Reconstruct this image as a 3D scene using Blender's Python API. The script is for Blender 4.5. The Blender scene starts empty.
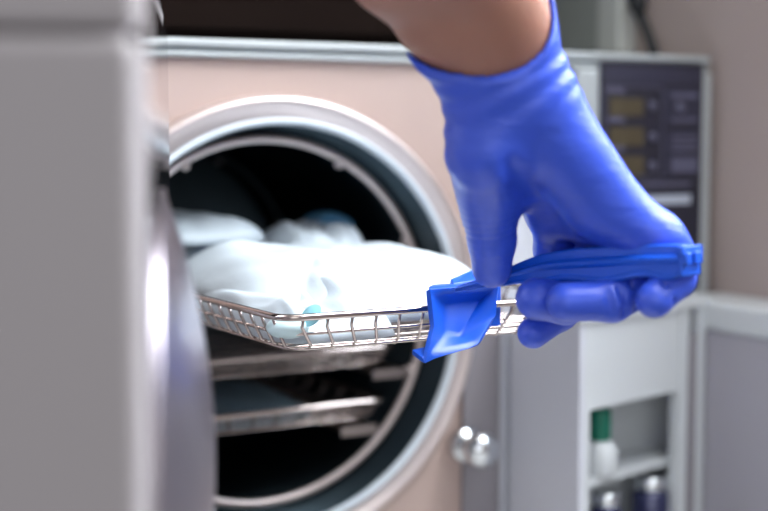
import bpy, bmesh, math, random
import numpy as np
from mathutils import Vector, Matrix
S = bpy.context.scene
C = bpy.context.collection
PI = math.pi
R = math.radians

# ------------------------------------------------------------------ camera
cam_data = bpy.data.cameras.new('camera')
cam = bpy.data.objects.new('camera', cam_data)
C.objects.link(cam)
CAM = Vector((-0.4219, -0.9023, 1.2237))
cam.location = CAM
cam.rotation_euler = (R(90 - 4.85), 0, R(-29.5))
cam_data.sensor_width = 36.0
cam_data.lens = 1414.0 / 768.0 * 36.0
cam_data.clip_start = 0.01
cam_data.dof.use_dof = True
cam_data.dof.focus_distance = 0.775
cam_data.dof.aperture_fstop = 3.7
cam_data.dof.aperture_blades = 0
S.camera = cam

# ------------------------------------------------------------------ light, exposure
world = bpy.data.worlds.new('world')
S.world = world
world.use_nodes = True
bg = world.node_tree.nodes['Background']
bg.inputs[0].default_value = (0.86, 0.86, 0.88, 1)
bg.inputs[1].default_value = 0.55

def area(name, loc, target, sx, sy, power, color):
    l = bpy.data.lights.new(name, 'AREA')
    l.shape = 'RECTANGLE'; l.size = sx; l.size_y = sy
    l.energy = power; l.color = color
    o = bpy.data.objects.new(name, l); C.objects.link(o)
    o.location = loc
    o.rotation_euler = (Vector(target) - Vector(loc)).to_track_quat('-Z', 'Y').to_euler()
    return o
area('room_fill', (-1.1, -2.6, 1.9), (0.05, 0, 1.1), 1.8, 1.5, 13.5, (0.97, 0.98, 1.0))  # fill lamp added on the camera side to lift the machine face
area('overhead_softbox', (0.10, -0.62, 2.3), (0.02, -0.25, 1.15), 0.7, 0.7, 5, (1.0, 0.99, 0.97))  # softbox added overhead
wl_ = area('added_window_light', (0.398, -0.48, 1.65), (-0.02, -0.38, 1.20), 0.66, 0.64, 9.5, (0.93, 0.97, 1.0))  # lamp added at the unseen window for highlights on the glove
wl_.data.spread = R(95)

S.view_settings.view_transform = 'Standard'
S.view_settings.look = 'None'
S.view_settings.gamma = 1.0
S.view_settings.use_curve_mapping = False
S.view_settings.exposure = 0.05

# ------------------------------------------------------------------ materials
def mat(name, col, rough=0.5, metal=0.0, bump=0.0, bscale=60.0, vary=0.0, vscale=8.0, stretch=(1, 1, 1),
        sss=0.0, sssr=(0.01, 0.004, 0.002), coat=0.0, spec=0.5, emit=None, estr=0.0, trans=0.0, sheen=0.0, bump2=None):
    m = bpy.data.materials.new(name); m.use_nodes = True
    nt = m.node_tree; b = nt.nodes['Principled BSDF']
    b.inputs['Base Color'].default_value = (*col, 1)
    b.inputs['Roughness'].default_value = rough
    b.inputs['Metallic'].default_value = metal
    b.inputs['Specular IOR Level'].default_value = spec
    b.inputs['Coat Weight'].default_value = coat
    b.inputs['Transmission Weight'].default_value = trans
    b.inputs['Sheen Weight'].default_value = sheen
    if sss:
        b.inputs['Subsurface Weight'].default_value = sss
        b.inputs['Subsurface Radius'].default_value = sssr
        b.inputs['Subsurface Scale'].default_value = 1.0
    if emit:
        b.inputs['Emission Color'].default_value = (*emit, 1)
        b.inputs['Emission Strength'].default_value = estr
    tc = nt.nodes.new('ShaderNodeTexCoord')
    mp = nt.nodes.new('ShaderNodeMapping'); mp.inputs['Scale'].default_value = stretch
    nt.links.new(tc.outputs['Object'], mp.inputs['Vector'])
    if vary:
        n = nt.nodes.new('ShaderNodeTexNoise'); n.inputs['Scale'].default_value = vscale
        n.inputs['Detail'].default_value = 4
        nt.links.new(mp.outputs[0], n.inputs['Vector'])
        r = nt.nodes.new('ShaderNodeMapRange')
        r.inputs['To Min'].default_value = 1 - vary; r.inputs['To Max'].default_value = 1 + vary
        nt.links.new(n.outputs[0], r.inputs['Value'])
        mx = nt.nodes.new('ShaderNodeVectorMath'); mx.operation = 'SCALE'
        mx.inputs[0].default_value = col
        nt.links.new(r.outputs[0], mx.inputs['Scale'])
        nt.links.new(mx.outputs[0], b.inputs['Base Color'])
    if bump:
        n = nt.nodes.new('ShaderNodeTexNoise'); n.inputs['Scale'].default_value = bscale
        n.inputs['Detail'].default_value = 5
        nt.links.new(mp.outputs[0], n.inputs['Vector'])
        bp = nt.nodes.new('ShaderNodeBump'); bp.inputs['Strength'].default_value = 1.0
        bp.inputs['Distance'].default_value = bump
        nt.links.new(n.outputs[0], bp.inputs['Height'])
        nt.links.new(bp.outputs[0], b.inputs['Normal'])
        if bump2:
            m2 = nt.nodes.new('ShaderNodeMapping'); m2.inputs['Scale'].default_value = bump2[2]; m2.inputs['Rotation'].default_value = (0.25, 0.2, 0)
            nt.links.new(tc.outputs['Object'], m2.inputs['Vector'])
            n2 = nt.nodes.new('ShaderNodeTexNoise'); n2.inputs['Scale'].default_value = bump2[1] / bump2[2][2]; n2.inputs['Distortion'].default_value = 0.6
            nt.links.new(m2.outputs[0], n2.inputs['Vector'])
            b2 = nt.nodes.new('ShaderNodeBump'); b2.inputs['Distance'].default_value = bump2[0]
            nt.links.new(n2.outputs[0], b2.inputs['Height']); nt.links.new(bp.outputs[0], b2.inputs['Normal'])
            nt.links.new(b2.outputs[0], b.inputs['Normal'])
            b.inputs['Coat Roughness'].default_value = 0.45; nt.links.new(b2.outputs[0], b.inputs['Coat Normal'])
    return m

M = {}
M['glove'] = mat('nitrile_glove', (0.034, 0.090, 0.62), 0.40, coat=0.15, bump2=(0.0006, 150, (1, 1, 3.5)), bump=0.0007, bscale=45, vary=0.05, vscale=25, sss=0.12, sssr=(0.002, 0.003, 0.012), spec=0.5, stretch=(1, 1, 2.2))
M['skin'] = mat('skin', (0.34, 0.165, 0.12), 0.50, bump=0.0003, bscale=260, vary=0.12, vscale=30, sss=0.3)
M['holder'] = mat('blue_plastic', (0.003, 0.085, 0.60), 0.40, coat=0.0, bump=0.0001, bscale=90, vary=0.04)
M['steel'] = mat('polished_steel_wire', (0.50, 0.43, 0.41), 0.16, 1.0, vary=0.1, vscale=30)
M['dull_steel'] = mat('dull_steel', (0.42, 0.37, 0.35), 0.32, 1.0, vary=0.15, vscale=30)
M['chrome'] = mat('chrome', (0.72, 0.75, 0.78), 0.12, 1.0, vary=0.04)
M['ring'] = mat('brushed_ring_steel', (0.64, 0.555, 0.54), 0.36, 0.7, vary=0.04)
M['chamber'] = mat('shaded_chamber_steel', (0.035, 0.05, 0.06), 0.30, 1.0, vary=0.3, vscale=12)  # stainless steel with the dimness of the interior put into its colour
M['face'] = mat('warm_front_panel', (0.52, 0.40, 0.36), 0.35, 0.15, vary=0.05, vscale=5)
M['white_trim'] = mat('white_trim', (0.43, 0.465, 0.48), 0.35, vary=0.02)
M['trim_line'] = mat('trim_groove', (0.22, 0.31, 0.34), 0.5)
M['grey_plastic'] = mat('grey_plastic', (0.37, 0.345, 0.36), 0.6, vary=0.03)
M['taupe'] = mat('taupe_panel', (0.26, 0.245, 0.27), 0.5, vary=0.08)
M['lightgrey'] = mat('light_grey_laminate', (0.62, 0.64, 0.71), 0.5, vary=0.03)
M['white'] = mat('white_laminate', (0.62, 0.655, 0.68), 0.4, vary=0.02)
M['greyblock'] = mat('grey_laminate', (0.42, 0.41, 0.46), 0.5, vary=0.04)
M['display_black'] = mat('control_panel_film', (0.020, 0.020, 0.035), 0.30, vary=0.1)
M['display_navy'] = mat('navy_film', (0.032, 0.032, 0.058), 0.35)
M['amber'] = mat('amber_display', (0.075, 0.060, 0.034), 0.4)
M['button'] = mat('grey_button', (0.10, 0.10, 0.16), 0.4)
M['label'] = mat('pale_label', (0.45, 0.50, 0.60), 0.5)
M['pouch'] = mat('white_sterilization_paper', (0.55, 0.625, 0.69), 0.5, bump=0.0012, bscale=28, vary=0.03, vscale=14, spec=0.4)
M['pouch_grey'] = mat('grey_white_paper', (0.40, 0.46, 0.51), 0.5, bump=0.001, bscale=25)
M['pouch_blue'] = mat('blue_pouch_film', (0.10, 0.30, 0.50), 0.4, bump=0.001, bscale=25)
M['mark'] = mat('pale_blue_mark', (0.28, 0.62, 0.72), 0.4)
M['film'] = mat('pale_aqua_film', (0.58, 0.76, 0.80), 0.3, bump=0.0005, bscale=50)
M['bluegrey'] = mat('blue_grey_wrap', (0.16, 0.24, 0.30), 0.5, bump=0.001, bscale=20)
M['wall'] = mat('beige_wall_paint', (0.48, 0.40, 0.375), 0.7, bump=0.0005, bscale=200, vary=0.03)
M['greenish'] = mat('grey_green_wall_paint', (0.34, 0.37, 0.35), 0.7, vary=0.03)
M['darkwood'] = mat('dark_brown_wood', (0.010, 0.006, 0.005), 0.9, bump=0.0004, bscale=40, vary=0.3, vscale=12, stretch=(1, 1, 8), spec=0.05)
M['pale'] = mat('pale_frame_paint', (0.60, 0.63, 0.60), 0.5, vary=0.02)
M['rubber'] = mat('black_rubber', (0.012, 0.016, 0.02), 0.5, bump=0.0002, bscale=150)
M['brown_cord'] = mat('brown_cord', (0.22, 0.16, 0.13), 0.6)
M['counter'] = mat('counter_laminate', (0.55, 0.54, 0.53), 0.4, vary=0.06, vscale=40)
M['floor'] = mat('floor_vinyl', (0.30, 0.29, 0.28), 0.5, vary=0.08, vscale=3)
M['green'] = mat('dark_green_plastic', (0.0, 0.16, 0.10), 0.4, vary=0.05)
M['jar'] = mat('navy_glass_jar', (0.03, 0.035, 0.10), 0.12, 0.3, coat=0.5)
M['glass'] = mat('window_glass', (0.9, 0.95, 1.0), 0.05, trans=1.0)
M['plate_flat'] = mat('mirror_steel', (0.60, 0.57, 0.59), 0.10, 1.0)
M['plate'] = mat('pressure_plate_steel', (0.42, 0.38, 0.43), 0.30, 1.0, vary=0.05)
M['gasket'] = mat('pale_silicone_gasket', (0.60, 0.66, 0.72), 0.35)

# ------------------------------------------------------------------ helpers
def link(name, me, m, parent=None, smooth=True):
    o = bpy.data.objects.new(name, me); C.objects.link(o)
    if m: me.materials.append(m)
    if smooth:
        for p in me.polygons: p.use_smooth = True
    if parent: o.parent = parent
    return o

def obj(name, bm, m, parent=None, smooth=True, bevel=0.0, seg=2, auto=False):
    bmesh.ops.recalc_face_normals(bm, faces=bm.faces)
    me = bpy.data.meshes.new(name); bm.to_mesh(me); bm.free()
    o = link(name, me, m, parent, smooth)
    if bevel:
        md = o.modifiers.new('bevel', 'BEVEL'); md.width = bevel; md.segments = seg; md.limit_method = 'ANGLE'; md.angle_limit = R(35)
        md.harden_normals = True
    elif auto:
        for p in me.polygons: p.use_smooth = False
    return o

def empty(name, loc=(0, 0, 0)):
    o = bpy.data.objects.new(name, None); o.empty_display_size = 0.02
    C.objects.link(o); o.location = loc
    return o

def tag(o, label=None, cat=None, group=None, kind=None):
    if label: o['label'] = label
    if cat: o['category'] = cat
    if group: o['group'] = group
    if kind: o['kind'] = kind
    return o

def rebase(root, loc):
    """move an Empty to the base of its thing and keep its parts where they are"""
    root.location = loc
    for ch in root.children:
        ch.location = Vector(ch.location) - Vector(loc)

def box(bm, x0, x1, y0, y1, z0, z1):
    v = [bm.verts.new((x, y, z)) for x in (x0, x1) for y in (y0, y1) for z in (z0, z1)]
    for f in ((0, 1, 3, 2), (4, 6, 7, 5), (0, 4, 5, 1), (2, 3, 7, 6), (0, 2, 6, 4), (1, 5, 7, 3)):
        bm.faces.new([v[i] for i in f])

def prism(bm, pts, z0, z1):
    a = [bm.verts.new((x, y, z0)) for x, y in pts]; b = [bm.verts.new((x, y, z1)) for x, y in pts]
    n = len(pts)
    bm.faces.new(a[::-1]); bm.faces.new(b)
    for i in range(n): bm.faces.new((a[i], a[(i + 1) % n], b[(i + 1) % n], b[i]))

def lathe(bm, prof, seg=64, center=(0, 0, 0), axis=(0, -1, 0), closed=False):
    """prof: list of (radius, height along axis)"""
    ax = Vector(axis).normalized()
    u = ax.orthogonal().normalized(); v = ax.cross(u)
    c = Vector(center); rings = []
    for r, h in prof:
        if r < 1e-6: rings.append([bm.verts.new(c + ax * h)])
        else: rings.append([bm.verts.new(c + ax * h + (u * math.cos(2 * PI * k / seg) + v * math.sin(2 * PI * k / seg)) * r) for k in range(seg)])
    pairs = list(zip(rings[:-1], rings[1:]))
    if closed: pairs.append((rings[-1], rings[0]))
    for a, b in pairs:
        for k in range(seg):
            k2 = (k + 1) % seg
            if len(a) == 1 and len(b) == 1: continue
            if len(a) == 1: bm.faces.new((a[0], b[k], b[k2]))
            elif len(b) == 1: bm.faces.new((a[k], a[k2], b[0]))
            else: bm.faces.new((a[k], a[k2], b[k2], b[k]))

def tube(bm, pts, r, seg=8, closed=False):
    pts = [Vector(p) for p in pts]; n = len(pts)
    rs = r if isinstance(r, (list, tuple)) else [r] * n
    tg = []
    for i in range(n):
        a = pts[(i - 1) % n] if (closed or i > 0) else pts[0]
        b = pts[(i + 1) % n] if (closed or i < n - 1) else pts[-1]
        tg.append((b - a).normalized())
    u = tg[0].orthogonal().normalized(); rings = []
    for i in range(n):
        u = (u - tg[i] * u.dot(tg[i])).normalized(); v = tg[i].cross(u)
        rings.append([bm.verts.new(pts[i] + (u * math.cos(2 * PI * k / seg) + v * math.sin(2 * PI * k / seg)) * rs[i]) for k in range(seg)])
    m = n if closed else n - 1
    for i in range(m):
        a = rings[i]; b = rings[(i + 1) % n]; off = 0
        if closed and i == n - 1:
            off = min(range(seg), key=lambda o: sum((a[k].co - b[(k + o) % seg].co).length for k in range(seg)))
        for k in range(seg):
            bm.faces.new((a[k], a[(k + 1) % seg], b[(k + 1 + off) % seg], b[(k + off) % seg]))
    if not closed:
        bm.faces.new(rings[0][::-1]); bm.faces.new(rings[-1])

def smooth_path(pts, n=8):
    """Catmull-Rom through pts"""
    p = [Vector(q) for q in pts]; p = [p[0] * 2 - p[1]] + p + [p[-1] * 2 - p[-2]]; out = []
    for i in range(1, len(p) - 2):
        for k in range(n):
            t = k / n
            out.append(0.5 * ((2 * p[i]) + (-p[i - 1] + p[i + 1]) * t + (2 * p[i - 1] - 5 * p[i] + 4 * p[i + 1] - p[i + 2]) * t * t + (-p[i - 1] + 3 * p[i] - 3 * p[i + 1] + p[i + 2]) * t ** 3))
    out.append(p[-2]); return out

def round_rect(x0, x1, y0, y1, r, z, n=6):
    pts = []
    for cx, cy, a0 in ((x1 - r, y1 - r, 0), (x0 + r, y1 - r, 90), (x0 + r, y0 + r, 180), (x1 - r, y0 + r, 270)):
        for k in range(n + 1):
            a = R(a0 + 90 * k / n); pts.append((cx + r * math.cos(a), cy + r * math.sin(a), z))
    return pts

# ------------------------------------------------------------------ setting
Z0 = 0.90            # counter top
def struct(name, bm, m):
    o = obj(name, bm, m, smooth=False); o['kind'] = 'structure'; return o
bm = bmesh.new(); box(bm, -2.2, 0.46, -3.2, 0.36, -0.05, 0.0); struct('floor', bm, M['floor'])
bm = bmesh.new(); box(bm, -2.2, 0.405, 0.30, 0.36, 0.0, 2.6); struct('wall_back', bm, M['greenish'])
bm = bmesh.new()
for q in ((-1.6, 0.36, 0.0, 1.30), (-1.6, 0.36, 2.00, 2.6), (-1.6, -0.84, 1.30, 2.00), (-0.12, 0.36, 1.30, 2.00)): box(bm, 0.405, 0.46, *q)
struct('wall_right', bm, M['wall'])
bm = bmesh.new()
for q in ((-0.84, -0.12, 1.30, 1.325), (-0.84, -0.12, 1.975, 2.00), (-0.84, -0.815, 1.325, 1.975), (-0.145, -0.12, 1.325, 1.975), (-0.492, -0.468, 1.325, 1.975)): box(bm, 0.425, 0.455, *q)
win = struct('added_window_1', bm, M['pale'])  # unseen window, added so light reaches the glove from the right
bm = bmesh.new(); box(bm, 0.438, 0.441, -0.8149, -0.1451, 1.3251, 1.9749); obj('pane', bm, M['glass'], win, smooth=False)
uc_ = empty('utility_box')
bm = bmesh.new(); box(bm, 0.385, 0.4045, 0.1299, 0.2995, 1.30, 1.62); obj('box_body', bm, M['greenish'], uc_, bevel=0.003)
bm = bmesh.new(); box(bm, 0.383, 0.4045, 0.0973, 0.1299 - 0.0004, 1.296, 1.625); o = obj('edge_strip', bm, M['pale'], uc_, bevel=0.003); tag(o, 'pale edge strip')
tag(uc_, 'grey green wall box with pale edge, between the gloved wrist and black cord', 'wall box')
rebase(uc_, (0.39, 0.2, 1.30))
# counter
root = empty('counter', (-0.6, -0.1, 0.0))
bm = bmesh.new(); box(bm, -1.5, 0.4045, -0.42, 0.2995, Z0 - 0.04, Z0); obj('worktop', bm, M['counter'], root, bevel=0.004)
bm = bmesh.new(); box(bm, -1.49, 0.4045, -0.38, 0.2995, 0.0, Z0 - 0.0401); obj('base_cabinet', bm, M['lightgrey'], root, bevel=0.002)
tag(root, 'long laminate counter the autoclave and the small cabinet stand on', 'counter')
rebase(root, (-0.6, -0.1, 0.0))
# dark wall cupboard
root = empty('wall_cupboard')
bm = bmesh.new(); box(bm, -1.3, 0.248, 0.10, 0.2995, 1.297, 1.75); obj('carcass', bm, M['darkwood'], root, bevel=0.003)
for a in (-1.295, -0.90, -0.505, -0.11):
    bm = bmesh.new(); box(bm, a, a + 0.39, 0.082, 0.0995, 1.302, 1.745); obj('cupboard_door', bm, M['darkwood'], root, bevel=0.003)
tag(root, 'dark brown wall cupboard behind the top of the autoclave', 'cupboard')
rebase(root, (-0.5, 0.2, 1.27))

# ------------------------------------------------------------------ autoclave
CZ = 1.090
DZ = 1.10
FY = 0.0
clave = empty('autoclave', (0.1, 0.1, Z0))
tag(clave, 'white bench autoclave with a round steel chamber and open door', 'autoclave')
# housing shell with a circular hole on the front, built as front face ring + box walls
def front_with_hole(x0, x1, z0, z1, y, r, depth, n=96):
    bm = bmesh.new()
    inner = []; outer = []
    for k in range(n):
        a = 2 * PI * (k + 0.5) / n; cx, cz = math.cos(a), math.sin(a)
        inner.append((r * cx, CZ + r * cz))
        s = 1e9
        if cx > 1e-9: s = min(s, x1 / cx)
        if cx < -1e-9: s = min(s, x0 / cx)
        if cz > 1e-9: s = min(s, (z1 - CZ) / cz)
        if cz < -1e-9: s = min(s, (z0 - CZ) / cz)
        outer.append((s * cx, CZ + s * cz))
    # snap nearest rim points to the corners
    for X in (x0, x1):
        for Zc in (z0, z1):
            i = min(range(n), key=lambda q: (outer[q][0] - X) ** 2 + (outer[q][1] - Zc) ** 2); outer[i] = (X, Zc)
    vi = [bm.verts.new((a, y, b)) for a, b in inner]; vo = [bm.verts.new((a, y, b)) for a, b in outer]
    wi = [bm.verts.new((a, y + depth, b)) for a, b in inner]; wo = [bm.verts.new((a, y + depth, b)) for a, b in outer]
    for k in range(n):
        k2 = (k + 1) % n
        bm.faces.new((vi[k], vi[k2], vo[k2], vo[k])); bm.faces.new((wi[k], wo[k], wo[k2], wi[k2]))
        bm.faces.new((vo[k], vo[k2], wo[k2], wo[k])); bm.faces.new((vi[k], wi[k], wi[k2], vi[k2]))
    return bm
XL, XR, ZB, ZT = -0.20, 0.3960, Z0 + 0.012, 1.289
o = obj('front_panel', front_with_hole(XL + 0.003, 0.254, ZB + 0.006, ZT - 0.0128, FY, 0.1480, 0.008), M['face'], clave, smooth=False)
tag(o, 'warm beige front panel around the chamber')
bm = bmesh.new()     # housing: top, bottom, sides, back
BY = 0.295
box(bm, XL, XR, FY + 0.0085, BY, ZT - 0.0120, ZT - 0.004); box(bm, XL, XR, FY + 0.0085, BY, ZB, ZB + 0.012)
box(bm, XL, XL + 0.006, FY + 0.0085, BY, ZB + 0.012, ZT - 0.0120); box(bm, XR - 0.006, XR, FY + 0.0085, BY, ZB + 0.012, ZT - 0.0120)
obj('housing', bm, M['white_trim'], clave, smooth=False)
bm = bmesh.new(); box(bm, XL, 0.3958, -0.008, 0.010, ZT - 0.0062, ZT); obj('top_trim', bm, M['white_trim'], clave, bevel=0.0025, seg=3)
bm = bmesh.new(); box(bm, XL, 0.3958, -0.0015, 0.008, ZT - 0.0082, ZT - 0.0062); o = obj('trim_groove', bm, M['trim_line'], clave, smooth=False)
bm = bmesh.new(); box(bm, XL, 0.3958, -0.006, 0.008, ZT - 0.0126, ZT - 0.0082); o = obj('trim_rail', bm, M['white_trim'], clave, bevel=0.0015)
# chamber
bm = bmesh.new()
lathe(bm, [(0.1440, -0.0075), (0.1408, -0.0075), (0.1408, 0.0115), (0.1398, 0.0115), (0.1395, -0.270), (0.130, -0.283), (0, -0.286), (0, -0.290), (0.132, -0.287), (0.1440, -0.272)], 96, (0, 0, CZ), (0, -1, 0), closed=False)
o = obj('chamber', bm, M['chamber'], clave); tag(o, 'steel chamber interior, shade painted into its colour')
# outer flange ring: bevel, flat, bright inner lip
bm = bmesh.new()
lathe(bm, [(0.1620, 0.0002), (0.1620, 0.008), (0.1605, 0.0130), (0.1570, 0.0150), (0.1560, 0.0128), (0.1462, 0.0120), (0.1462, 0.0002)], 128, (0, 0, CZ), (0, -1, 0), closed=True)
o = obj('chamber_flange', bm, M['ring'], clave); tag(o, 'wide pale metal ring around the opening')
bm = bmesh.new()
lathe(bm, [(0.1460, 0.003), (0.1460, 0.0142), (0.1450, 0.0160), (0.1425, 0.0155), (0.1410, 0.0125), (0.1410, 0.003)], 128, (0, 0, CZ), (0, -1, 0), closed=True)
o = obj('door_seal', bm, M['gasket'], clave); tag(o, 'bright inner sealing ring')
# right control module
bm = bmesh.new(); box(bm, 0.256, 0.3960, -0.010, 0.0084, ZB + 0.02, ZT - 0.0130)
mod = obj('control_module', bm, M['white_trim'], clave, bevel=0.003)
bm = bmesh.new(); box(bm, 0.2776, 0.3836, -0.0125, -0.0101, 1.0970, 1.2824)
cp = obj('control_panel', bm, M['display_black'], mod, bevel=0.001); tag(cp, 'dark control panel with amber readouts')
yp = -0.0127
def slab(name, x0, x1, z0, z1, m, th=0.0006, par=mod, y=yp, bev=0.0):
    bm = bmesh.new(); box(bm, x0, x1, y - th, y, z0, z1); return obj(name, bm, m, par, smooth=bool(bev), bevel=bev)
slab('header_strip', 0.2792, 0.3805, 1.2649, 1.2777, M['display_navy'], 0.0006, cp, -0.0127)
slab('keypad_field', 0.3438, 0.3800, 1.2314, 1.2631, M['display_navy'], 0.0006, cp, -0.0127)
slab('keypad_field', 0.3446, 0.3809, 1.1906, 1.2290, M['display_navy'], 0.0006, cp, -0.0127)
slab('amber_display', 0.2856, 0.3200, 1.2391, 1.2534, M['amber'], 0.0010, cp, -0.0127)
slab('display_caption', 0.2833, 0.3004, 1.2572, 1.2611, M['button'], 0.0008, cp, -0.0127)
slab('amber_display', 0.2859, 0.3204, 1.2153, 1.2304, M['amber'], 0.0010, cp, -0.0127)
slab('display_caption', 0.2837, 0.3008, 1.2343, 1.2383, M['button'], 0.0008, cp, -0.0127)
slab('amber_display', 0.2863, 0.3209, 1.1922, 1.2074, M['amber'], 0.0010, cp, -0.0127)
slab('display_caption', 0.2841, 0.3012, 1.2114, 1.2154, M['button'], 0.0008, cp, -0.0127)
slab('key_row', 0.3483, 0.3759, 1.2541, 1.2582, M['button'], 0.0008, cp, -0.0134)
slab('key_row', 0.3487, 0.3764, 1.2347, 1.2379, M['button'], 0.0008, cp, -0.0134)
slab('key_row', 0.3490, 0.3768, 1.2208, 1.2233, M['button'], 0.0008, cp, -0.0134)
slab('key_row', 0.3491, 0.3769, 1.2159, 1.2184, M['button'], 0.0008, cp, -0.0134)
slab('key_row', 0.3492, 0.3770, 1.2110, 1.2135, M['button'], 0.0008, cp, -0.0134)
slab('key_row', 0.3495, 0.3773, 1.1939, 1.2053, M['button'], 0.0008, cp, -0.0134)
slab('pale_label', 0.3266, 0.3711, 1.1680, 1.1753, M['label'], 0.0008, cp, -0.0127)
slab('key_row', 0.3181, 0.3708, 1.1827, 1.1860, M['button'], 0.0006, cp, -0.0127)
bm = bmesh.new(); lathe(bm, [(0, 0), (0.0035, 0), (0.0035, 0.002), (0.0028, 0.003), (0, 0.003)], 24, (0.3288, -0.0128, 1.2473)); obj('round_button', bm, M['button'], cp)
bm = bmesh.new(); lathe(bm, [(0, 0), (0.0035, 0), (0.0035, 0.002), (0.0028, 0.003), (0, 0.003)], 24, (0.3293, -0.0128, 1.2225)); obj('round_button', bm, M['button'], cp)
bm = bmesh.new(); lathe(bm, [(0, 0), (0.0035, 0), (0.0035, 0.002), (0.0028, 0.003), (0, 0.003)], 24, (0.3298, -0.0128, 1.1991)); obj('round_button', bm, M['button'], cp)
bm = bmesh.new(); lathe(bm, [(0, 0), (0.0045, 0), (0.0045, 0.002), (0.0036, 0.003), (0, 0.003)], 24, (0.3571, -0.0134, 1.2460)); obj('round_button', bm, M['button'], cp)
slab('frame_line', 0.2803, 0.3403, 1.2620, 1.2630, M['button'], 0.0004, cp, -0.0127)
slab('frame_line', 0.2815, 0.3419, 1.1903, 1.1913, M['button'], 0.0004, cp, -0.0127)
slab('frame_line', 0.3401, 0.3413, 1.1909, 1.2627, M['button'], 0.0004, cp, -0.0127)
slab('frame_line', 0.2809, 0.2819, 1.1917, 1.2617, M['button'], 0.0004, cp, -0.0127)
# lower right: taupe panel with chrome knob and light side panel
bm = bmesh.new(); box(bm, 0.1560, 0.1885, -0.0045, -0.0003, ZB + 0.008, 1.088); o = obj('service_panel', bm, M['taupe'], clave, bevel=0.001)
tag(o, 'taupe grey panel with a chrome knob')
kn = (0.1563, -0.0046, 0.9884)
bm = bmesh.new()
lathe(bm, [(0, 0.0), (0.0145, 0.0), (0.0145, 0.005), (0.0125, 0.0085), (0.0085, 0.010), (0.008, 0.016), (0.0115, 0.018), (0.0135, 0.021), (0.0135, 0.028), (0.0100, 0.033), (0, 0.0345)], 40, (kn[0], -0.0046, kn[2]), (0, -1, 0))
ok = obj('knob', bm, M['chrome'], o); tag(ok, 'round chrome knob')
bm = bmesh.new(); box(bm, 0.1905, 0.2535, -0.0040, -0.0003, ZB + 0.008, 1.175); o = obj('side_panel', bm, M['lightgrey'], clave, bevel=0.001)
for fx in (-0.17, 0.35):
    bm = bmesh.new(); lathe(bm, [(0, 0), (0.014, 0), (0.012, 0.012), (0, 0.012)], 24, (fx, 0.05, Z0), (0, 0, 1)); obj('foot', bm, M['rubber'], clave)
# door, swung open towards the camera
door_far = Vector((-0.1515, -0.1938, 1.1896)); door_near = Vector((-0.2782, -0.5070, 1.2048))
U = (door_near - door_far); U.z = 0; DW = U.length; U.normalize(); N = Vector((-U.y, U.x, 0))       # N: inner face normal
def D(u, n, z): return tuple(Vector((door_far.x, door_far.y, 0)) + U * u + N * n + Vector((0, 0, z)))
def dbox(bm, u0, u1, n0, n1, z0, z1):
    v = [bm.verts.new(D(a, b, c)) for a in (u0, u1) for b in (n0, n1) for c in (z0, z1)]
    for f in ((0, 1, 3, 2), (4, 6, 7, 5), (0, 4, 5, 1), (2, 3, 7, 6), (0, 2, 6, 4), (1, 5, 7, 3)): bm.faces.new([v[i] for i in f])
bm = bmesh.new(); dbox(bm, 0.012, DW, -0.085, -0.0018, DZ - 0.195, DZ + 0.1535)
door = obj('door', bm, M['grey_plastic'], clave, bevel=0.006, seg=3); tag(door, 'thick grey plastic door swung wide open')
bm = bmesh.new(); dbox(bm, 0.010, DW - 0.002, -0.085, -0.0018, DZ + 0.1547, DZ + 0.189); obj('door_cap', bm, M['grey_plastic'], door, bevel=0.004)
bm = bmesh.new(); dbox(bm, 0.0, DW - 0.03, -0.0016, 0.0, DZ - 0.190, DZ + 0.176); o = obj('inner_plate', bm, M['plate_flat'], door, bevel=0.0003); tag(o, 'polished metal inner plate')
bm = bmesh.new(); uc = DW * 0.5
lathe(bm, [(0.112, 0.0), (0.112, 0.0015), (0.108, 0.002)] + [(0.108 - 0.108 * q / 16, 0.002 + 0.019 * (1 - (1 - q / 16) ** 2)) for q in range(1, 17)] + [(0, 0.0)], 96, D(uc, 0.0, CZ), N)
o = obj('pressure_plate', bm, M['plate'], door); tag(o, 'domed chrome pressure plate')
bm = bmesh.new(); dbox(bm, -0.075, 0.045, -0.040, -0.012, CZ - 0.05, CZ + 0.05); obj('hinge_arm', bm, M['taupe'], door, bevel=0.004)
bm = bmesh.new()
h0 = Vector(D(-0.065, -0.026, 0)); tube(bm, [(h0.x, h0.y, CZ - 0.055), (h0.x, h0.y, CZ + 0.055)], 0.009, 20)
tube(bm, [(h0.x, h0.y, CZ - 0.03), (-0.185, -0.002, CZ - 0.03)], 0.008, 16); tube(bm, [(h0.x, h0.y, CZ + 0.03), (-0.185, -0.002, CZ + 0.03)], 0.008, 16)
obj('hinge', bm, M['dull_steel'], door)
rebase(clave, (0.1, 0.03, Z0))

# ------------------------------------------------------------------ rack inside the chamber
rack = empty('tray_rack', (0, 0.12, CZ - 0.12))
tag(rack, 'round wire rack with rails standing inside the autoclave chamber', 'rack')
for y in (0.016, 0.24):
    bm = bmesh.new(); tube(bm, [(0.1315 * math.cos(2 * PI * k / 72), y, CZ + 0.1315 * math.sin(2 * PI * k / 72)) for k in range(72)], 0.0034 if y < 0.1 else 0.0028, 12, closed=True)
    o = obj('ring', bm, M['ring'] if y < 0.1 else M['chamber'], rack)  # rear ring is the same wire, darkened by colour for chamber shade
    for a in (62, 118, 25, -20):
        bm = bmesh.new(); ca, sa = math.cos(R(a)), math.sin(R(a))
        lathe(bm, [(0, 0), (0.0035, 0), (0.0035, 0.0012), (0.002, 0.003), (0, 0.003)], 12, (0.1275 * ca, y, CZ + 0.1275 * sa), (-ca, 0, -sa)); obj('rivet', bm, M['ring'], o)
RAILS = [(1.1061, 0.1257), (1.0491, 0.1164), (1.0084, 0.0895)]
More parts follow.
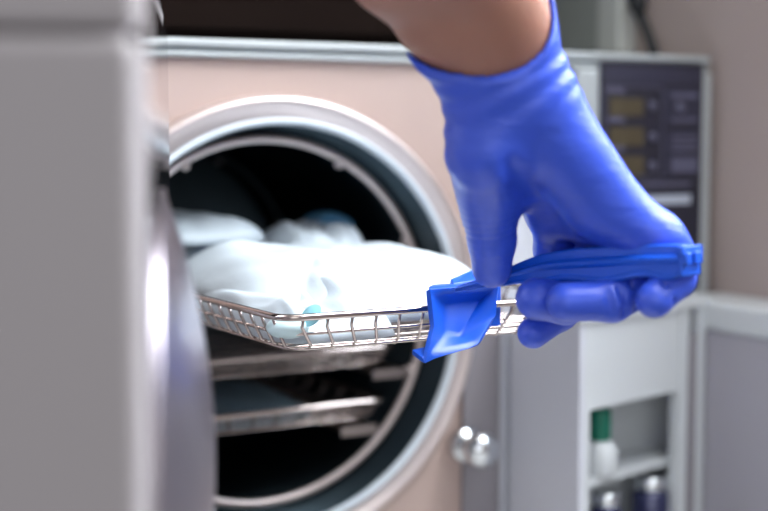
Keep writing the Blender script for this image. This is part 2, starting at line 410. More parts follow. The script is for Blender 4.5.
for zr, hx in RAILS:
    for s in (-1, 1):
        bm = bmesh.new()
        xo = s * hx; xi = s * (hx - 0.030)
        box(bm, min(xo, xi), max(xo, xi), 0.014, 0.245, zr - 0.0045, zr - 0.0025)
        box(bm, min(xo, xi), max(xo, xi), 0.0125, 0.0145, zr - 0.0075, zr - 0.0005)
        obj('rail', bm, M['dull_steel'], rack, smooth=False)
rebase(rack, (0, 0.12, CZ - 0.12))

# ------------------------------------------------------------------ wire trays
def make_tray(W, L, H, dx, dy, rim_r, wire_r, cs=0.012):
    """origin at rim level, centre of front edge; runs +Y. Returns Empty."""
    t = empty('wire_tray')
    bm = bmesh.new(); tube(bm, round_rect(-W / 2, W / 2, 0, L, cs, 0), rim_r, 12, closed=True)
    obj('rim', bm, M['steel'], t)
    bm = bmesh.new()
    ins = 0.009
    for f in (0.52, 1.0):
        k = ins * f; tube(bm, round_rect(-W / 2 + k, W / 2 - k, k, L - k, cs, -H * f), wire_r * 1.05, 6, closed=True)
    n = int(round((W - 2 * cs) / dx))
    for i in range(n + 1):
        x = -W / 2 + cs + (W - 2 * cs) * i / n
        xb = x * (W - 2 * ins) / W
        tube(bm, [(x, -0.0009, 0.001), (x, 0.0015, -H * .3), (xb, ins - 0.002, -H + 0.002), (xb, ins + 0.0015, -H - wire_r), (xb, L - ins - 0.0015, -H - wire_r), (xb, L - ins + 0.002, -H + 0.002), (x, L - 0.0015, -H * .3), (x, L + 0.0009, 0.001)], wire_r, 6)
    n = int(round((L - 2 * cs) / dy))
    for i in range(n + 1):
        y = cs + (L - 2 * cs) * i / n
        yb = y
        tube(bm, [(-W / 2 - 0.0009, y, 0.001), (-W / 2 + 0.0015, y, -H * .3), (-W / 2 + ins - 0.002, yb, -H + 0.002), (-W / 2 + ins + 0.0015, yb, -H + wire_r), (W / 2 - ins - 0.0015, yb, -H + wire_r), (W / 2 - ins + 0.002, yb, -H + 0.002), (W / 2 - 0.0015, y, -H * .3), (W / 2 + 0.0009, y, 0.001)], wire_r, 6)
    obj('wire_mesh', bm, M['steel'], t)
    return t
TY, TZ = -0.2280, 1.1267
tray = make_tray(0.204, 0.34, 0.0185, 0.0150, 0.0150, 0.0020, 0.00095)
tray.location = (0, TY, TZ)
tag(tray, 'steel wire tray pulled out of the chamber, full of white pouches', 'tray')
T2 = 1.0647
T3 = 1.0240
low = make_tray(0.198, 0.225, 0.0135, 0.0200, 0.0300, 0.0028, 0.0009)
low.location = (0.010, 0.018, T2)
tag(low, 'blurred wire tray on the middle rails, just below the pulled out tray', 'tray')
def copy_thing(root):
    r = root.copy(); C.objects.link(r)
    for ch in root.children:
        c = ch.copy(); C.objects.link(c); c.parent = r
    return r
low2 = copy_thing(low); low2.location = (0.001, 0.018, T3)
tag(low2, 'blurred wire tray on the bottom rails, lowest in the chamber', 'tray')

# ------------------------------------------------------------------ pouches
def pouch(name, cx, cy, lx, ly, z0, T, seed, m, rz=0.0, label=None, cat='pouch', group=None, fold=0.0, n=54, droop=0.0, corner=4.0, side=0.0, amp=1.0):
    rnd = random.Random(seed); ph = [rnd.uniform(0, 6.28) for _ in range(8)]
    bm = bmesh.new(); top = []; bot = []
    for i in range(n + 1):
        rt_, rb_ = [], []
        for j in range(n + 1):
            u = i / n * 2 - 1; v = j / n * 2 - 1
            # superellipse mapping for rounded corners
            q = (abs(u) ** corner + abs(v) ** corner) ** (1 / corner) if (u or v) else 1
            mx = max(abs(u), abs(v)); s = (mx / q) if q else 1
            x = u * s * lx / 2; y = v * s * ly / 2
            e = max(0.0, 1 - mx ** 3.2)
            w = 0.14 * math.sin(5 * u + 2.2 * v + ph[0]) + 0.12 * math.sin(3 * v - 2.5 * u + ph[1]) + 0.06 * math.sin(9 * v + 3 * u + ph[2]) + 0.05 * math.sin(14 * u - 4 * v + ph[3]) + 0.03 * math.sin(22 * (u + 0.6 * v) + ph[4])
            h = T * e ** 0.6 * (0.86 + w * amp)
            zz = 0.0011 + h - droop * max(0, -v - 0.35) ** 2 - side * max(0, abs(u) - 0.5) ** 2 * 4
            c, s_ = math.cos(rz), math.sin(rz)
            X, Y = x * c - y * s_, x * s_ + y * c
            rt_.append(bm.verts.new((X, Y, zz)))
            if 0 < i < n and 0 < j < n: rb_.append(bm.verts.new((X, Y, zz - h - 0.0010 + 0.0)))
            else: rb_.append(rt_[-1])
        top.append(rt_); bot.append(rb_)
    for i in range(n):
        for j in range(n):
            bm.faces.new((top[i][j], top[i + 1][j], top[i + 1][j + 1], top[i][j + 1]))
            f = []
            for w_ in (bot[i][j], bot[i][j + 1], bot[i + 1][j + 1], bot[i + 1][j]):
                if w_ not in f: f.append(w_)
            if len(f) >= 3:
                try: bm.faces.new(f)
                except ValueError: pass
    o = obj(name, bm, m); o.location = (cx, cy, z0)
    tag(o, label, cat, group); return o

G1 = 'white sterilization pouches heaped on the pulled out tray'
B1 = 1.1094
fp = pouch('sterilization_pouch', -0.055, -0.1160, 0.078, 0.200, B1, 0.030, 1, M['pouch'], 0.0, 'white paper pouch at the near left corner of the tray, with pale blue mark', group=G1, corner=6)
pouch('sterilization_pouch', 0.042, -0.0880, 0.092, 0.170, B1 + 0.006, 0.024, 2, M['pouch'], 0.0, 'white pouch filling the tray front just left of the blue holder', group=G1, corner=6)
pouch('sterilization_pouch', -0.004, -0.0900, 0.172, 0.215, B1 + 0.0245, 0.019, 5, M['pouch'], R(2), 'broad white pouch spread across the top of the heap on the tray', group=G1, corner=4, droop=0.045, side=0.012)
pouch('sterilization_pouch', 0.050, 0.0440, 0.084, 0.100, B1, 0.056, 6, M['pouch'], 0.0, 'puffed white pouch at the mouth of the chamber, behind the broad one', group=G1, corner=3, amp=0.4)
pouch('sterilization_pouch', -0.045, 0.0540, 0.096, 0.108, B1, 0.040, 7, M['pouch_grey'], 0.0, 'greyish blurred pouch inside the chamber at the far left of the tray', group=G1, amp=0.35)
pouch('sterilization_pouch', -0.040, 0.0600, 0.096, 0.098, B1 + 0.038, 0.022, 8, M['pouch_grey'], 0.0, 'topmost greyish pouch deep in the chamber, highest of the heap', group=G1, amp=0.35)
bpp = (0.0786, 0.0720, 1.1631)
pouch('blue_pouch', bpp[0], bpp[1], 0.034, 0.040, bpp[2] - 0.010, 0.012, 9, M['pouch_blue'], 0.0, 'small blue pouch blurred deep in the chamber beside the greyish pouches', amp=0.4)
# small mark and translucent end on the near pouch
bm = bmesh.new()
mk = (-0.0805, -0.2194, 1.1260)
lathe(bm, [(0, 0), (0.0068, 0), (0.0072, 0.0006), (0.0068, 0.0012), (0, 0.0014)], 32, (mk[0] - fp.location.x, mk[1] - fp.location.y, mk[2] - fp.location.z), (-0.75, -0.25, 0.60))
o = obj('indicator_dot', bm, M['mark'], fp); tag(o, 'pale blue round mark')
bm = bmesh.new()
ck = (-0.0916, -0.2162, 1.1187)
bmesh.ops.create_uvsphere(bm, u_segments=28, v_segments=16, radius=1.0)
for v in bm.verts: v.co = Vector((v.co.x * 0.0120 + ck[0] - fp.location.x, v.co.y * 0.012 + ck[1] + 0.004 - fp.location.y, v.co.z * 0.0062 + ck[2] - fp.location.z + 0.001))
o = obj('film_end', bm, M['film'], fp); tag(o, 'pale aqua film end sagging into the basket corner')
bp_ = pouch('folded_wrap', -0.010, 0.128, 0.140, 0.200, 1.0117, 0.014, 11, M['bluegrey'], 0.0, 'blue grey folded wrap lying on the bottom wire tray', 'wrap')


# ------------------------------------------------------------------ blue tray holder
HO = empty('tray_holder')
tag(HO, 'bright blue plastic tray holder gripped by the gloved hand', 'tray holder')

cl = [(-0.0122, -0.2635, 1.1418), (-0.0078, -0.2725, 1.1445), (-0.0020, -0.2848, 1.1480), (0.0031, -0.2958, 1.1516), (0.0091, -0.3095, 1.1554), (0.0160, -0.3259, 1.1579), (0.0234, -0.3447, 1.1601), (0.0303, -0.3633, 1.1622), (0.0352, -0.3775, 1.1634), (0.0381, -0.3863, 1.1642)]
hs = [0.0032, 0.0048, 0.0074, 0.0105, 0.0145, 0.0168, 0.0170, 0.0167, 0.0160, 0.0149]
ws = [0.95, 0.95, 0.8, 0.72, 0.8, 0.95, 1, 1, 1, 0.95]
path = smooth_path(cl, 8); m_ = len(path)
def interp(a, i):
    q = i / (m_ - 1) * (len(a) - 1); k = min(int(q), len(a) - 2); return a[k] + (a[k + 1] - a[k]) * (q - k)
half = [(0.0, .50), (3.6, .50), (4.6, .45), (4.9, .24), (5.4, .19), (8.4, .16), (9.2, .11), (9.2, .02), (8.6, -.04), (7.6, -.08), (7.6, -.30), (8.4, -.36), (8.4, -.44), (7.6, -.50), (0.0, -.50)]
prof = half + [(-a, b) for a, b in half[-2:0:-1]]
bm = bmesh.new(); rings = []
for i, p in enumerate(path):
    T = (path[min(i + 1, m_ - 1)] - path[max(i - 1, 0)]).normalized(); sd = T.cross(Vector((0, 0, 1))).normalized(); up = sd.cross(T)
    h = interp(hs, i); w = interp(ws, i) * 0.001; q = i / (m_ - 1)
    g_ = 0.0011 * math.sin(q * 26.0) * min(1, max(0, (q - .3) * 5))
    rings.append([bm.verts.new(p + sd * a * w + up * (b * h + (g_ if b < -.2 else 0))) for a, b in prof])
for a, b in zip(rings[:-1], rings[1:]):
    for k in range(len(prof)):
        k2 = (k + 1) % len(prof); bm.faces.new((a[k], a[k2], b[k2], b[k]))
bm.faces.new(rings[0]); bm.faces.new(rings[-1][::-1])
hd = obj('handle', bm, M['holder'], HO, bevel=0.0007); tag(hd, 'ribbed blue plastic handle')
# end cap lugs
T = (path[-1] - path[-4]).normalized(); sd = T.cross(Vector((0, 0, 1))).normalized(); up = sd.cross(T); e = path[-1]
for a, b, w, h, l in ((0.0, 0.0045, 0.0095, 0.0025, 0.0035), (0.0, -0.0035, 0.0088, 0.0042, 0.0022), (-0.003, 0.0010, 0.0035, 0.0030, 0.0050), (0.006, 0.001, 0.0025, 0.003, 0.005)):
    bm = bmesh.new(); c = e + sd * a + up * b - T * 0.001
    v = [bm.verts.new(c + sd * x * w + up * z * h + T * y * l) for x in (-1, 1) for y in (0, 1) for z in (-1, 1)]
    for f in ((0, 1, 3, 2), (4, 6, 7, 5), (0, 4, 5, 1), (2, 3, 7, 6), (0, 2, 6, 4), (1, 5, 7, 3)): bm.faces.new([v[i] for i in f])
    obj('end_rib', bm, M['holder'], HO, bevel=0.0009, seg=3)
# clip: flared skirt with a folded recess
o_ = [(-0.0206, -0.2420, 1.1391), (0.0264, -0.2420, 1.1400), (0.0238, -0.2420, 1.1219), (0.0085, -0.2480, 1.1073), (-0.0291, -0.2520, 1.1018), (-0.0185, -0.2430, 1.1192)]
i_ = [(-0.0046, -0.2320, 1.1299), (0.0216, -0.2320, 1.1307), (0.0010, -0.2370, 1.1098), (-0.0083, -0.2380, 1.1139)]
bm = bmesh.new()
O_ = [bm.verts.new(p) for p in o_]; I_ = [bm.verts.new(p) for p in i_]
bk = [bm.verts.new((-0.0063, -0.2240, 1.1383)), bm.verts.new((0.0372, -0.2240, 1.1384))]
lipv = [bm.verts.new((-0.0295, -0.2400, 1.1051)), bm.verts.new((0.0084, -0.2400, 1.1102))]
for q in ((I_[0], I_[1], I_[2], I_[3]), (O_[0], O_[1], I_[1], I_[0]), (O_[1], O_[2], I_[2], I_[1]), (O_[2], O_[3], I_[2]), (O_[3], O_[4], I_[3], I_[2]), (O_[4], O_[5], I_[3]), (O_[5], O_[0], I_[0], I_[3]),
          (O_[0], bk[0], bk[1], O_[1]), (O_[4], O_[3], lipv[1], lipv[0])):
    bm.faces.new(q)
bmesh.ops.recalc_face_normals(bm, faces=bm.faces)
bmesh.ops.subdivide_edges(bm, edges=bm.edges, cuts=5, use_grid_fill=True)
bmesh.ops.triangulate(bm, faces=[f for f in bm.faces if len(f.verts) > 4])
for _ in range(2): bmesh.ops.smooth_vert(bm, verts=[v for v in bm.verts if not v.is_boundary], factor=0.5, use_axis_x=True, use_axis_y=True, use_axis_z=True)
o = obj('clip', bm, M['holder'], HO, smooth=False)
md = o.modifiers.new('solid', 'SOLIDIFY'); md.thickness = 0.0030; md.offset = 0
md = o.modifiers.new('bevel', 'BEVEL'); md.width = 0.0009; md.segments = 3; md.limit_method = 'ANGLE'; md.angle_limit = R(45)
for p in o.data.polygons: p.use_smooth = True
tag(o, 'flared blue clip hooked over the tray rim')
# hook behind the rim and the upper tab
bm = bmesh.new(); x0, x1 = -0.0053, 0.0399
box(bm, x0, x1, -0.2245, -0.2220, 1.1132, 1.1367); obj('hook', bm, M['holder'], HO, bevel=0.0008)
bm = bmesh.new()
tb = [(0.0050, -0.2240, 1.1412), (0.0278, -0.2140, 1.1450), (0.0432, -0.2140, 1.1460), (0.0366, -0.2280, 1.1405), (0.0026, -0.2300, 1.1384)]
bm.faces.new([bm.verts.new(p) for p in tb])
o = obj('upper_tab', bm, M['holder'], HO, smooth=False); md = o.modifiers.new('solid', 'SOLIDIFY'); md.thickness = 0.0035; md.offset = 0
md = o.modifiers.new('bevel', 'BEVEL'); md.width = 0.0012; md.segments = 3
rebase(HO, tuple(cl[0]))


# ------------------------------------------------------------------ gloved hand: smooth body from tapered limbs
def capsules(P_, prims, k, base=None):
    """smooth union of tapered capsules; prims: (a, b, ra, rb)"""
    d = base
    for a, b, ra, rb in prims:
        a = np.array(a, np.float32); b = np.array(b, np.float32)
        ab = b - a; L2 = float(ab @ ab) + 1e-12
        t = np.clip(((P_ - a) @ ab) / L2, 0, 1)
        q = P_ - a - t[..., None] * ab
        e = np.sqrt((q * q).sum(-1)) - (ra + (rb - ra) * t)
        if d is None: d = e
        else:
            h = np.maximum(k - np.abs(d - e), 0) / k
            d = np.minimum(d, e) - h * h * k * 0.25
    return d
def smin(a, b, k):
    h = np.maximum(k - np.abs(a - b), 0) / k
    return np.minimum(a, b) - h * h * k * 0.25
def grid_points(lo, hi, step):
    ax = [np.arange(l, h, step, dtype=np.float32) for l, h in zip(lo, hi)]
    return np.stack(np.meshgrid(*ax, indexing='ij'), -1)
def surface_net(G, D_, step):
    """dual surface mesh of the zero set"""
    s = D_ < 0; nx, ny, nz = s.shape
    cs = np.zeros((nx - 1, ny - 1, nz - 1), np.int32); acc = np.zeros((nx - 1, ny - 1, nz - 1, 3), np.float32); cnt = np.zeros((nx - 1, ny - 1, nz - 1), np.float32)
    offs = [(i, j, k) for i in (0, 1) for j in (0, 1) for k in (0, 1)]
    def sl(A, o): return A[o[0]:o[0] + nx - 1, o[1]:o[1] + ny - 1, o[2]:o[2] + nz - 1]
    for o in offs: cs += sl(s, o)
    mixed = (cs > 0) & (cs < 8)
    for o in offs:
        for axn in range(3):
            if o[axn]: continue
            p = list(o); p[axn] = 1
            a, b = sl(D_, o), sl(D_, p); cr = (a < 0) != (b < 0)
            t = np.where(cr, a / np.where(cr, a - b, 1), 0)
            pos = np.array(o, np.float32) + np.zeros(a.shape + (3,), np.float32); pos[..., axn] += t
            acc += np.where(cr[..., None], pos, 0); cnt += cr
    idx = -np.ones(mixed.shape, np.int64); idx[mixed] = np.arange(int(mixed.sum()))
    ijk = np.argwhere(mixed)
    V = G[0, 0, 0] + (ijk + acc[mixed] / cnt[mixed][:, None]) * step
    Fs = []
    for axn in range(3):
        a = np.take(s, range(0, s.shape[axn] - 1), axn); b = np.take(s, range(1, s.shape[axn]), axn)
        e = np.argwhere(a != b); sg = a[tuple(e.T)]
        o1, o2 = [q for q in range(3) if q != axn]
        ok = (e[:, o1] > 0) & (e[:, o2] > 0) & (e[:, o1] < idx.shape[o1]) & (e[:, o2] < idx.shape[o2]) & (e[:, axn] < idx.shape[axn])
        e = e[ok]; sg = sg[ok]
        def g(d1, d2):
            f = e.copy(); f[:, o1] -= d1; f[:, o2] -= d2; return idx[tuple(f.T)]
        q = np.stack([g(1, 1), g(0, 1), g(0, 0), g(1, 0)], 1)
        flip = sg if axn != 1 else ~sg
        q[~flip] = q[~flip][:, ::-1]
        Fs.append(q)
    return V, np.concatenate(Fs)
def net_obj(name, V, Fc, m, parent, it=2):
    me = bpy.data.meshes.new(name); me.from_pydata(V.tolist(), [], Fc.tolist()); me.validate(); me.update()
    o = link(name, me, m, parent)
    if it:
        md = o.modifiers.new('smooth', 'SMOOTH'); md.factor = 0.5; md.iterations = it
    return o

palm = [((-0.0347, -0.3222, 1.2371), (0.0175, -0.3036, 1.1865), 0.0172, 0.0125),
 ((-0.0302, -0.3269, 1.2385), (0.0304, -0.3224, 1.1865), 0.0185, 0.0140),
 ((-0.0220, -0.3338, 1.2385), (0.0306, -0.3369, 1.1810), 0.0185, 0.0125),
 ((-0.0148, -0.3378, 1.2399), (0.0370, -0.3551, 1.1733), 0.0175, 0.0110),
 ((-0.0106, -0.3397, 1.2205), (0.0175, -0.3437, 1.1887), 0.0148, 0.0135),
 ((0.0175, -0.3437, 1.1887), (0.0412, -0.3621, 1.1731), 0.0135, 0.0110),
 ((0.0175, -0.3038, 1.1844), (0.0421, -0.3581, 1.1718), 0.0115, 0.0102),
 ((-0.0370, -0.3257, 1.2351), (-0.0371, -0.3251, 1.2166), 0.0172, 0.0187),
 ((-0.0371, -0.3251, 1.2166), (-0.0259, -0.3104, 1.1964), 0.0187, 0.0160),
 ((-0.0201, -0.3106, 1.2038), (0.0103, -0.3099, 1.1983), 0.0120, 0.0115),
 ((-0.0358, -0.3238, 1.2370), (-0.0467, -0.3271, 1.2589), 0.0172, 0.0155),
 ((-0.0161, -0.3371, 1.2389), (-0.0357, -0.3444, 1.2875), 0.0180, 0.0160),
 ((-0.0357, -0.3444, 1.2875), (-0.0456, -0.3462, 1.3053), 0.0160, 0.0160),
 ((-0.0271, -0.3309, 1.2389), (-0.0401, -0.3351, 1.2738), 0.0205, 0.0215),
 ((-0.0401, -0.3351, 1.2738), (-0.0558, -0.3414, 1.2960), 0.0215, 0.0225),
 ((-0.0480, -0.3263, 1.2589), (-0.0612, -0.3264, 1.2760), 0.0155, 0.0165),
 ((-0.0485, -0.3228, 1.2446), (-0.0680, -0.3259, 1.2659), 0.0085, 0.0105),
 ((-0.0680, -0.3259, 1.2659), (-0.0860, -0.3256, 1.2820), 0.0105, 0.0100)]
fingers = {
 'thumb': [((-0.0287, -0.3128, 1.2025), (-0.0219, -0.3045, 1.1850), 0.0168, 0.0140),
 ((-0.0219, -0.3045, 1.1850), (-0.0171, -0.2994, 1.1702), 0.0140, 0.0120),
 ((-0.0171, -0.2994, 1.1702), (-0.0133, -0.2938, 1.1551), 0.0120, 0.0104)],
 'index': [((0.0175, -0.3037, 1.1854), (0.0293, -0.2907, 1.1626), 0.0118, 0.0110),
 ((0.0293, -0.2907, 1.1626), (0.0391, -0.2984, 1.1397), 0.0110, 0.0098),
 ((0.0391, -0.2984, 1.1397), (0.0243, -0.3025, 1.1308), 0.0098, 0.0092),
 ((0.0243, -0.3025, 1.1308), (0.0062, -0.3036, 1.1210), 0.0092, 0.0083)],
 'middle': [((0.0316, -0.3209, 1.1853), (0.0407, -0.3122, 1.1615), 0.0120, 0.0105),
 ((0.0407, -0.3122, 1.1615), (0.0328, -0.3202, 1.1405), 0.0105, 0.0102),
 ((0.0328, -0.3202, 1.1405), (0.0122, -0.3237, 1.1384), 0.0102, 0.0104),
 ((0.0122, -0.3237, 1.1384), (-0.0041, -0.3211, 1.1412), 0.0104, 0.0109)],
 'ring': [((0.0351, -0.3393, 1.1820), (0.0511, -0.3432, 1.1644), 0.0118, 0.0106),
 ((0.0511, -0.3432, 1.1644), (0.0418, -0.3522, 1.1488), 0.0106, 0.0100),
 ((0.0418, -0.3522, 1.1488), (0.0201, -0.3509, 1.1418), 0.0100, 0.0101),
 ((0.0201, -0.3509, 1.1418), (-0.0016, -0.3421, 1.1417), 0.0101, 0.0099)],
 'little': [((0.0400, -0.3590, 1.1740), (0.0483, -0.3646, 1.1650), 0.0108, 0.0092),
 ((0.0483, -0.3646, 1.1650), (0.0415, -0.3734, 1.1537), 0.0092, 0.0093),
 ((0.0415, -0.3734, 1.1537), (0.0258, -0.3758, 1.1445), 0.0093, 0.0089)]}
arm = [((-0.0287, -0.3272, 1.2434), (-0.0401, -0.3351, 1.2738), 0.0150, 0.0195),
 ((-0.0401, -0.3351, 1.2738), (-0.0799, -0.3493, 1.3118), 0.0200, 0.0250),
 ((-0.0799, -0.3493, 1.3118), (-0.1507, -0.3783, 1.3718), 0.0250, 0.0360),
 ((-0.1507, -0.3783, 1.3718), (-0.1989, -0.3986, 1.4162), 0.0360, 0.0430),
 ((-0.1989, -0.3986, 1.4162), (-0.2560, -0.4413, 1.4750), 0.0430, 0.0470),
 ((-0.0484, -0.3261, 1.2589), (-0.0663, -0.3257, 1.2777), 0.0140, 0.0168),
 ((-0.0663, -0.3257, 1.2777), (-0.0934, -0.3310, 1.3027), 0.0168, 0.0215),
 ((-0.0934, -0.3310, 1.3027), (-0.1575, -0.3643, 1.3578), 0.0215, 0.0320),
 ((-0.0294, -0.3405, 1.2692), (-0.0383, -0.3431, 1.2851), 0.0140, 0.0148),
 ((-0.0383, -0.3431, 1.2851), (-0.0645, -0.3521, 1.3125), 0.0148, 0.0200)]
cuff_p = np.array((-0.0745, -0.3201, 1.2642), np.float32); cuff_n = np.array((-0.5935, -0.7317, 0.3352), np.float32)
allp = [p for q in [palm] + list(fingers.values()) for c in q for p in c[:2]]
lo = np.min(allp, 0) - 0.028; hi = np.max(allp, 0) + 0.028
lo[2] = max(lo[2], 1.06); hi[2] = min(hi[2], 1.33)
STEP = 0.00115
G = grid_points(lo, hi, STEP)
d = capsules(G, palm, 0.011)
fd = None
for nm in ('thumb', 'index', 'middle', 'ring', 'little'):
    e = capsules(G, fingers[nm], 0.004)
    fd = e if fd is None else smin(fd, e, 0.0012)
d = smin(d, fd, 0.006)
# glove wrinkles: soft folds over the wrist, fine ones round the thumb
wa = np.array((-0.0330, -0.3290, 1.2601), np.float32); wb = np.array((0.0216, -0.3262, 1.1909), np.float32); wd = (wb - wa) / np.linalg.norm(wb - wa)
s_ = (G - wa) @ wd
nz_ = np.sin(G[..., 0] * 95 + 1.0) + np.sin(G[..., 2] * 120 + G[..., 1] * 60) + np.sin(G[..., 1] * 140 + 2.0)
d += 0.00050 * np.sin(s_ * 470 + nz_ * 1.9) * np.exp(-((s_ - 0.012) / 0.022) ** 2)
ta = np.array((-0.0230, -0.3070, 1.1887), np.float32); tb_ = np.array((-0.0133, -0.2938, 1.1551), np.float32); td = (tb_ - ta) / np.linalg.norm(tb_ - ta)
q_ = G - ta; s_ = q_ @ td; rr = np.sqrt(np.maximum((q_ * q_).sum(-1) - s_ * s_, 0))
d += 0.00042 * np.sin(s_ * 1500 + nz_ * 1.6) * np.exp(-((s_ - 0.012) / 0.012) ** 2) * (rr < 0.02)
# crease where the thumb meets the palm
ca = np.array((-0.0375, -0.3464, 1.2083), np.float32); cb = np.array((-0.0121, -0.3281, 1.1888), np.float32)
cc = capsules(G, [(ca, cb, 0.0035, 0.003)], 0.01)
d = -smin(-d, cc, 0.006)
# creases at the bent joints of the ring and middle fingers
for a_, b_ in [((0.0113, -0.3578, 1.1504), (0.0134, -0.3594, 1.1347)), ((0.0178, -0.3591, 1.1511), (0.0205, -0.3598, 1.1362)), ((0.0272, -0.3575, 1.1505), (0.0282, -0.3581, 1.1386)), ((0.0284, -0.3798, 1.1535), (0.0320, -0.3816, 1.1447))]:
    d = -smin(-d, capsules(G, [(a_, b_, 0.0011, 0.0008)], 0.01), 0.0035)
# open cuff
af = capsules(G, arm, 0.012)
pl = (G - cuff_p) @ cuff_n
d = np.maximum(d, pl)
deep = np.maximum(af - 0.0006, -(pl + 0.030))
d = np.maximum(d, -deep)
person = empty('person')
tag(person, 'person reaching in from above, right hand in a blue nitrile glove gripping the tray holder', 'person')
V, Fc = surface_net(G, d, STEP)
gl = net_obj('glove', V, Fc, M['glove'], person, 3); tag(gl, 'blue nitrile glove')
allp = [p for c in arm for p in c[:2]]
lo = np.min(allp, 0) - 0.05; hi = np.max(allp, 0) + 0.05
G = grid_points(lo, hi, 0.0027)
V, Fc = surface_net(G, capsules(G, arm, 0.012), 0.0027)
fa = net_obj('forearm', V, Fc, M['skin'], person, 4); tag(fa, 'bare forearm')
rebase(person, (-0.0337, -0.3343, 1.2598))
del G, d, fd, af, pl, deep, nz_, q_, rr, s_, cc


# ------------------------------------------------------------------ small open cabinet right of the autoclave
cab = empty('open_cabinet')
tag(cab, 'white open-fronted cabinet standing below the control panel, right of the autoclave chamber', 'cabinet')
A = Vector((0.1930, -0.1000, 0)); E_ = Vector((0.966, 0.259, 0)); N_ = Vector((0.259, -0.966, 0))
def cbox(bm, u0, u1, n0, n1, z0, z1):
    v = [bm.verts.new(A + E_ * a + N_ * b + Vector((0, 0, c))) for a in (u0, u1) for b in (n0, n1) for c in (z0, z1)]
    for f in ((0, 1, 3, 2), (4, 6, 7, 5), (0, 4, 5, 1), (2, 3, 7, 6), (0, 2, 6, 4), (1, 5, 7, 3)): bm.faces.new([v[i] for i in f])
CT = 1.098
a_ = (A.x, A.y); b_ = (A.x + E_.x * 0.1629, A.y + E_.y * 0.1629)
bm = bmesh.new(); prism(bm, [(a_[0] - 0.001, a_[1] - 0.002), (b_[0] + 0.001, b_[1] - 0.002), (b_[0] + 0.001, -0.0130), (a_[0] - 0.001, -0.0130)], CT - 0.008, CT)
obj('cabinet_top', bm, M['white'], cab, smooth=False)
bm = bmesh.new(); prism(bm, [a_, (a_[0] + 0.006, a_[1] + 0.0016), (a_[0] + 0.006, -0.0131), (a_[0], -0.0131)], Z0, CT - 0.0081)
o = obj('side_wall', bm, M['lightgrey'], cab, smooth=False); tag(o, 'light grey side wall')
bm = bmesh.new(); cbox(bm, 0.0062, 0.0131, -0.010, 0.0, Z0, CT - 0.0081); obj('front_stile', bm, M['white'], cab, bevel=0.001)
bm = bmesh.new(); cbox(bm, 0.1274, 0.1386, -0.010, 0.0, Z0, CT - 0.0081); obj('front_stile', bm, M['white'], cab, bevel=0.001)
bm = bmesh.new(); cbox(bm, 0.1528, 0.1629, -0.010, 0.0, Z0, CT - 0.0081); obj('front_stile', bm, M['white'], cab, bevel=0.001)
bm = bmesh.new(); cbox(bm, 0.1386 + 0.0002, 0.1528 - 0.0002, -0.008, -0.002, Z0, CT - 0.03); o = obj('side_slot', bm, M['taupe'], cab, smooth=False); tag(o, 'grey recessed slot')
bm = bmesh.new(); cbox(bm, 0.0131 + 0.0002, 0.1274 - 0.0002, -0.012, -0.0012, 1.0247, CT - 0.0081); obj('front_panel', bm, M['white'], cab, bevel=0.001)
bm = bmesh.new(); prism(bm, [(a_[0] + 0.0062, -0.0180), (b_[0], -0.0180), (b_[0], -0.0132), (a_[0] + 0.0062, -0.0132)], Z0, CT - 0.0081); obj('back_wall', bm, M['white'], cab, smooth=False)
bm = bmesh.new(); prism(bm, [(a_[0] + 0.0064, a_[1] + 0.0135), (b_[0] - 0.014, b_[1] + 0.0095), (b_[0] - 0.014, -0.0182), (a_[0] + 0.0064, -0.0182)], 0.9639, 0.9699); obj('shelf', bm, M['white'], cab, smooth=False)
bm = bmesh.new(); prism(bm, [(a_[0] + 0.0064, a_[1] + 0.0135), (b_[0] - 0.014, b_[1] + 0.0095), (b_[0] - 0.014, -0.0182), (a_[0] + 0.0064, -0.0182)], Z0, Z0 + 0.006); obj('bottom_board', bm, M['white'], cab, smooth=False)
rebase(cab, (0.26, -0.05, Z0))
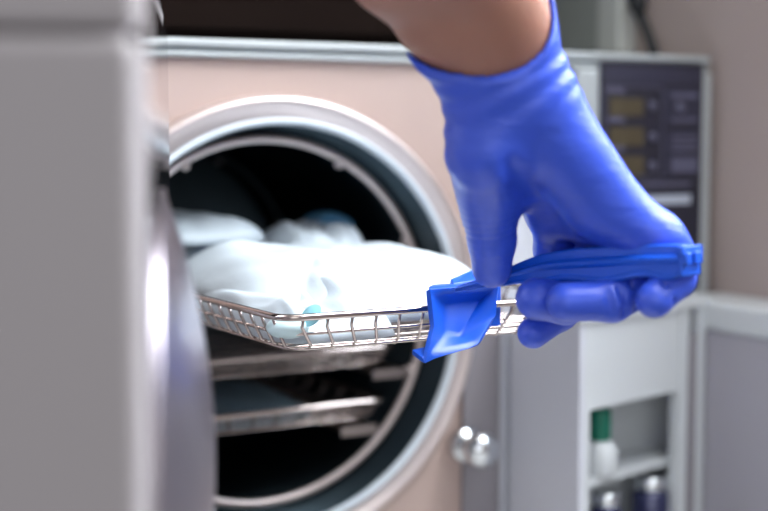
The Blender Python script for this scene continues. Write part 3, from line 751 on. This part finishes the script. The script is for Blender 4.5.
# things on its shelves
bo = empty('bottle'); SZ = 0.9699
bx_, by_ = 0.2355, -0.0700
bm = bmesh.new(); lathe(bm, [(0, 0), (0.0125, 0), (0.0135, 0.002), (0.0135, 0.016), (0.011, 0.023), (0.007, 0.0255), (0, 0.0255)], 32, (bx_, by_, SZ + 0.0002), (0, 0, 1)); obj('bottle_body', bm, M['white'], bo)
bm = bmesh.new(); lathe(bm, [(0, 0.0257), (0.0075, 0.0257), (0.0082, 0.027), (0.0082, 0.048), (0.0075, 0.0495), (0, 0.0495)], 32, (bx_, by_, SZ + 0.0002), (0, 0, 1)); o = obj('cap', bm, M['green'], bo); tag(o, 'dark green cap')
tag(bo, 'small white bottle with dark green cap on the shelf of the open cabinet', 'bottle')
rebase(bo, (bx_, by_, SZ))
def jar(x, y, r, h, label):
    j = empty('glass_jar')
    bm = bmesh.new(); lathe(bm, [(0, 0), (r * .94, 0), (r, .002), (r, h * .72), (r * .8, h * .8), (0, h * .8)], 32, (x, y, Z0 + 0.0062), (0, 0, 1)); obj('jar_body', bm, M['jar'], j)
    bm = bmesh.new(); lathe(bm, [(0, h * .805), (r * .85, h * .805), (r * .88, h * .82), (r * .88, h * .98), (r * .8, h), (0, h)], 32, (x, y, Z0 + 0.0062), (0, 0, 1)); o = obj('lid', bm, M['chrome'], j); tag(o, 'shiny metal lid')
    tag(j, label, 'jar', 'dark jars under the cabinet shelf'); rebase(j, (x, y, Z0 + 0.006))
jar(0.3003, -0.0520, 0.0150, 0.0506, 'dark blue jar with shiny lid, under the shelf near the right of the opening')
jar(0.2421, -0.0700, 0.0120, 0.0488, 'smaller dark blue jar at the left under the cabinet shelf')
# wall ledge and low cupboard right of the cabinet
wl = empty('wall_unit')
bm = bmesh.new(); box(bm, 0.3519, 0.4045, -0.60, -0.0140, Z0, 1.070); obj('carcass', bm, M['greyblock'], wl, bevel=0.002)
bm = bmesh.new(); box(bm, 0.3519 - 0.004, 0.4045, -0.60, -0.0140, 1.0701, 1.093); o = obj('ledge', bm, M['white'], wl, bevel=0.004, seg=3); tag(o, 'white top ledge')
tag(wl, 'grey unit with white top ledge along the right wall beside the open cabinet', 'cabinet')
rebase(wl, (0.385, -0.3, Z0))
# cords
bm = bmesh.new()
tube(bm, smooth_path([(0.3940, 0.1012, 1.4490), (0.3940, 0.0943, 1.3872), (0.3920, 0.0839, 1.3382), (0.3920, 0.0727, 1.3191), (0.3920, 0.0629, 1.3012), (0.3940, 0.0610, 1.2891)], 8), 0.0046, 12)
pw = empty('power_cord')
bm2 = bm; o = obj('cord', bm2, M['rubber'], pw)
bm = bmesh.new(); tube(bm, [(0.3900, 0.0860, 1.3548), (0.3900, 0.0831, 1.3476), (0.3900, 0.0801, 1.3369), (0.3900, 0.0773, 1.3298)], [0.004, 0.0085, 0.0085, 0.0045], 16); obj('switch', bm, M['rubber'], pw)
tag(pw, 'black power cord hanging down the beige wall behind the autoclave', 'cord')
rebase(pw, (0.3940, 0.0612, 1.2978))
bm = bmesh.new()
tube(bm, smooth_path([(0.4015, 0.1029, 1.4237), (0.4015, 0.1043, 1.3623), (0.4015, 0.1090, 1.3228), (0.4015, 0.1111, 1.2934)], 8), 0.0022, 10)
o = obj('thin_cord', bm, M['brown_cord']); tag(o, 'thin brown cord hanging on the wall just left of the black cord', 'cord')
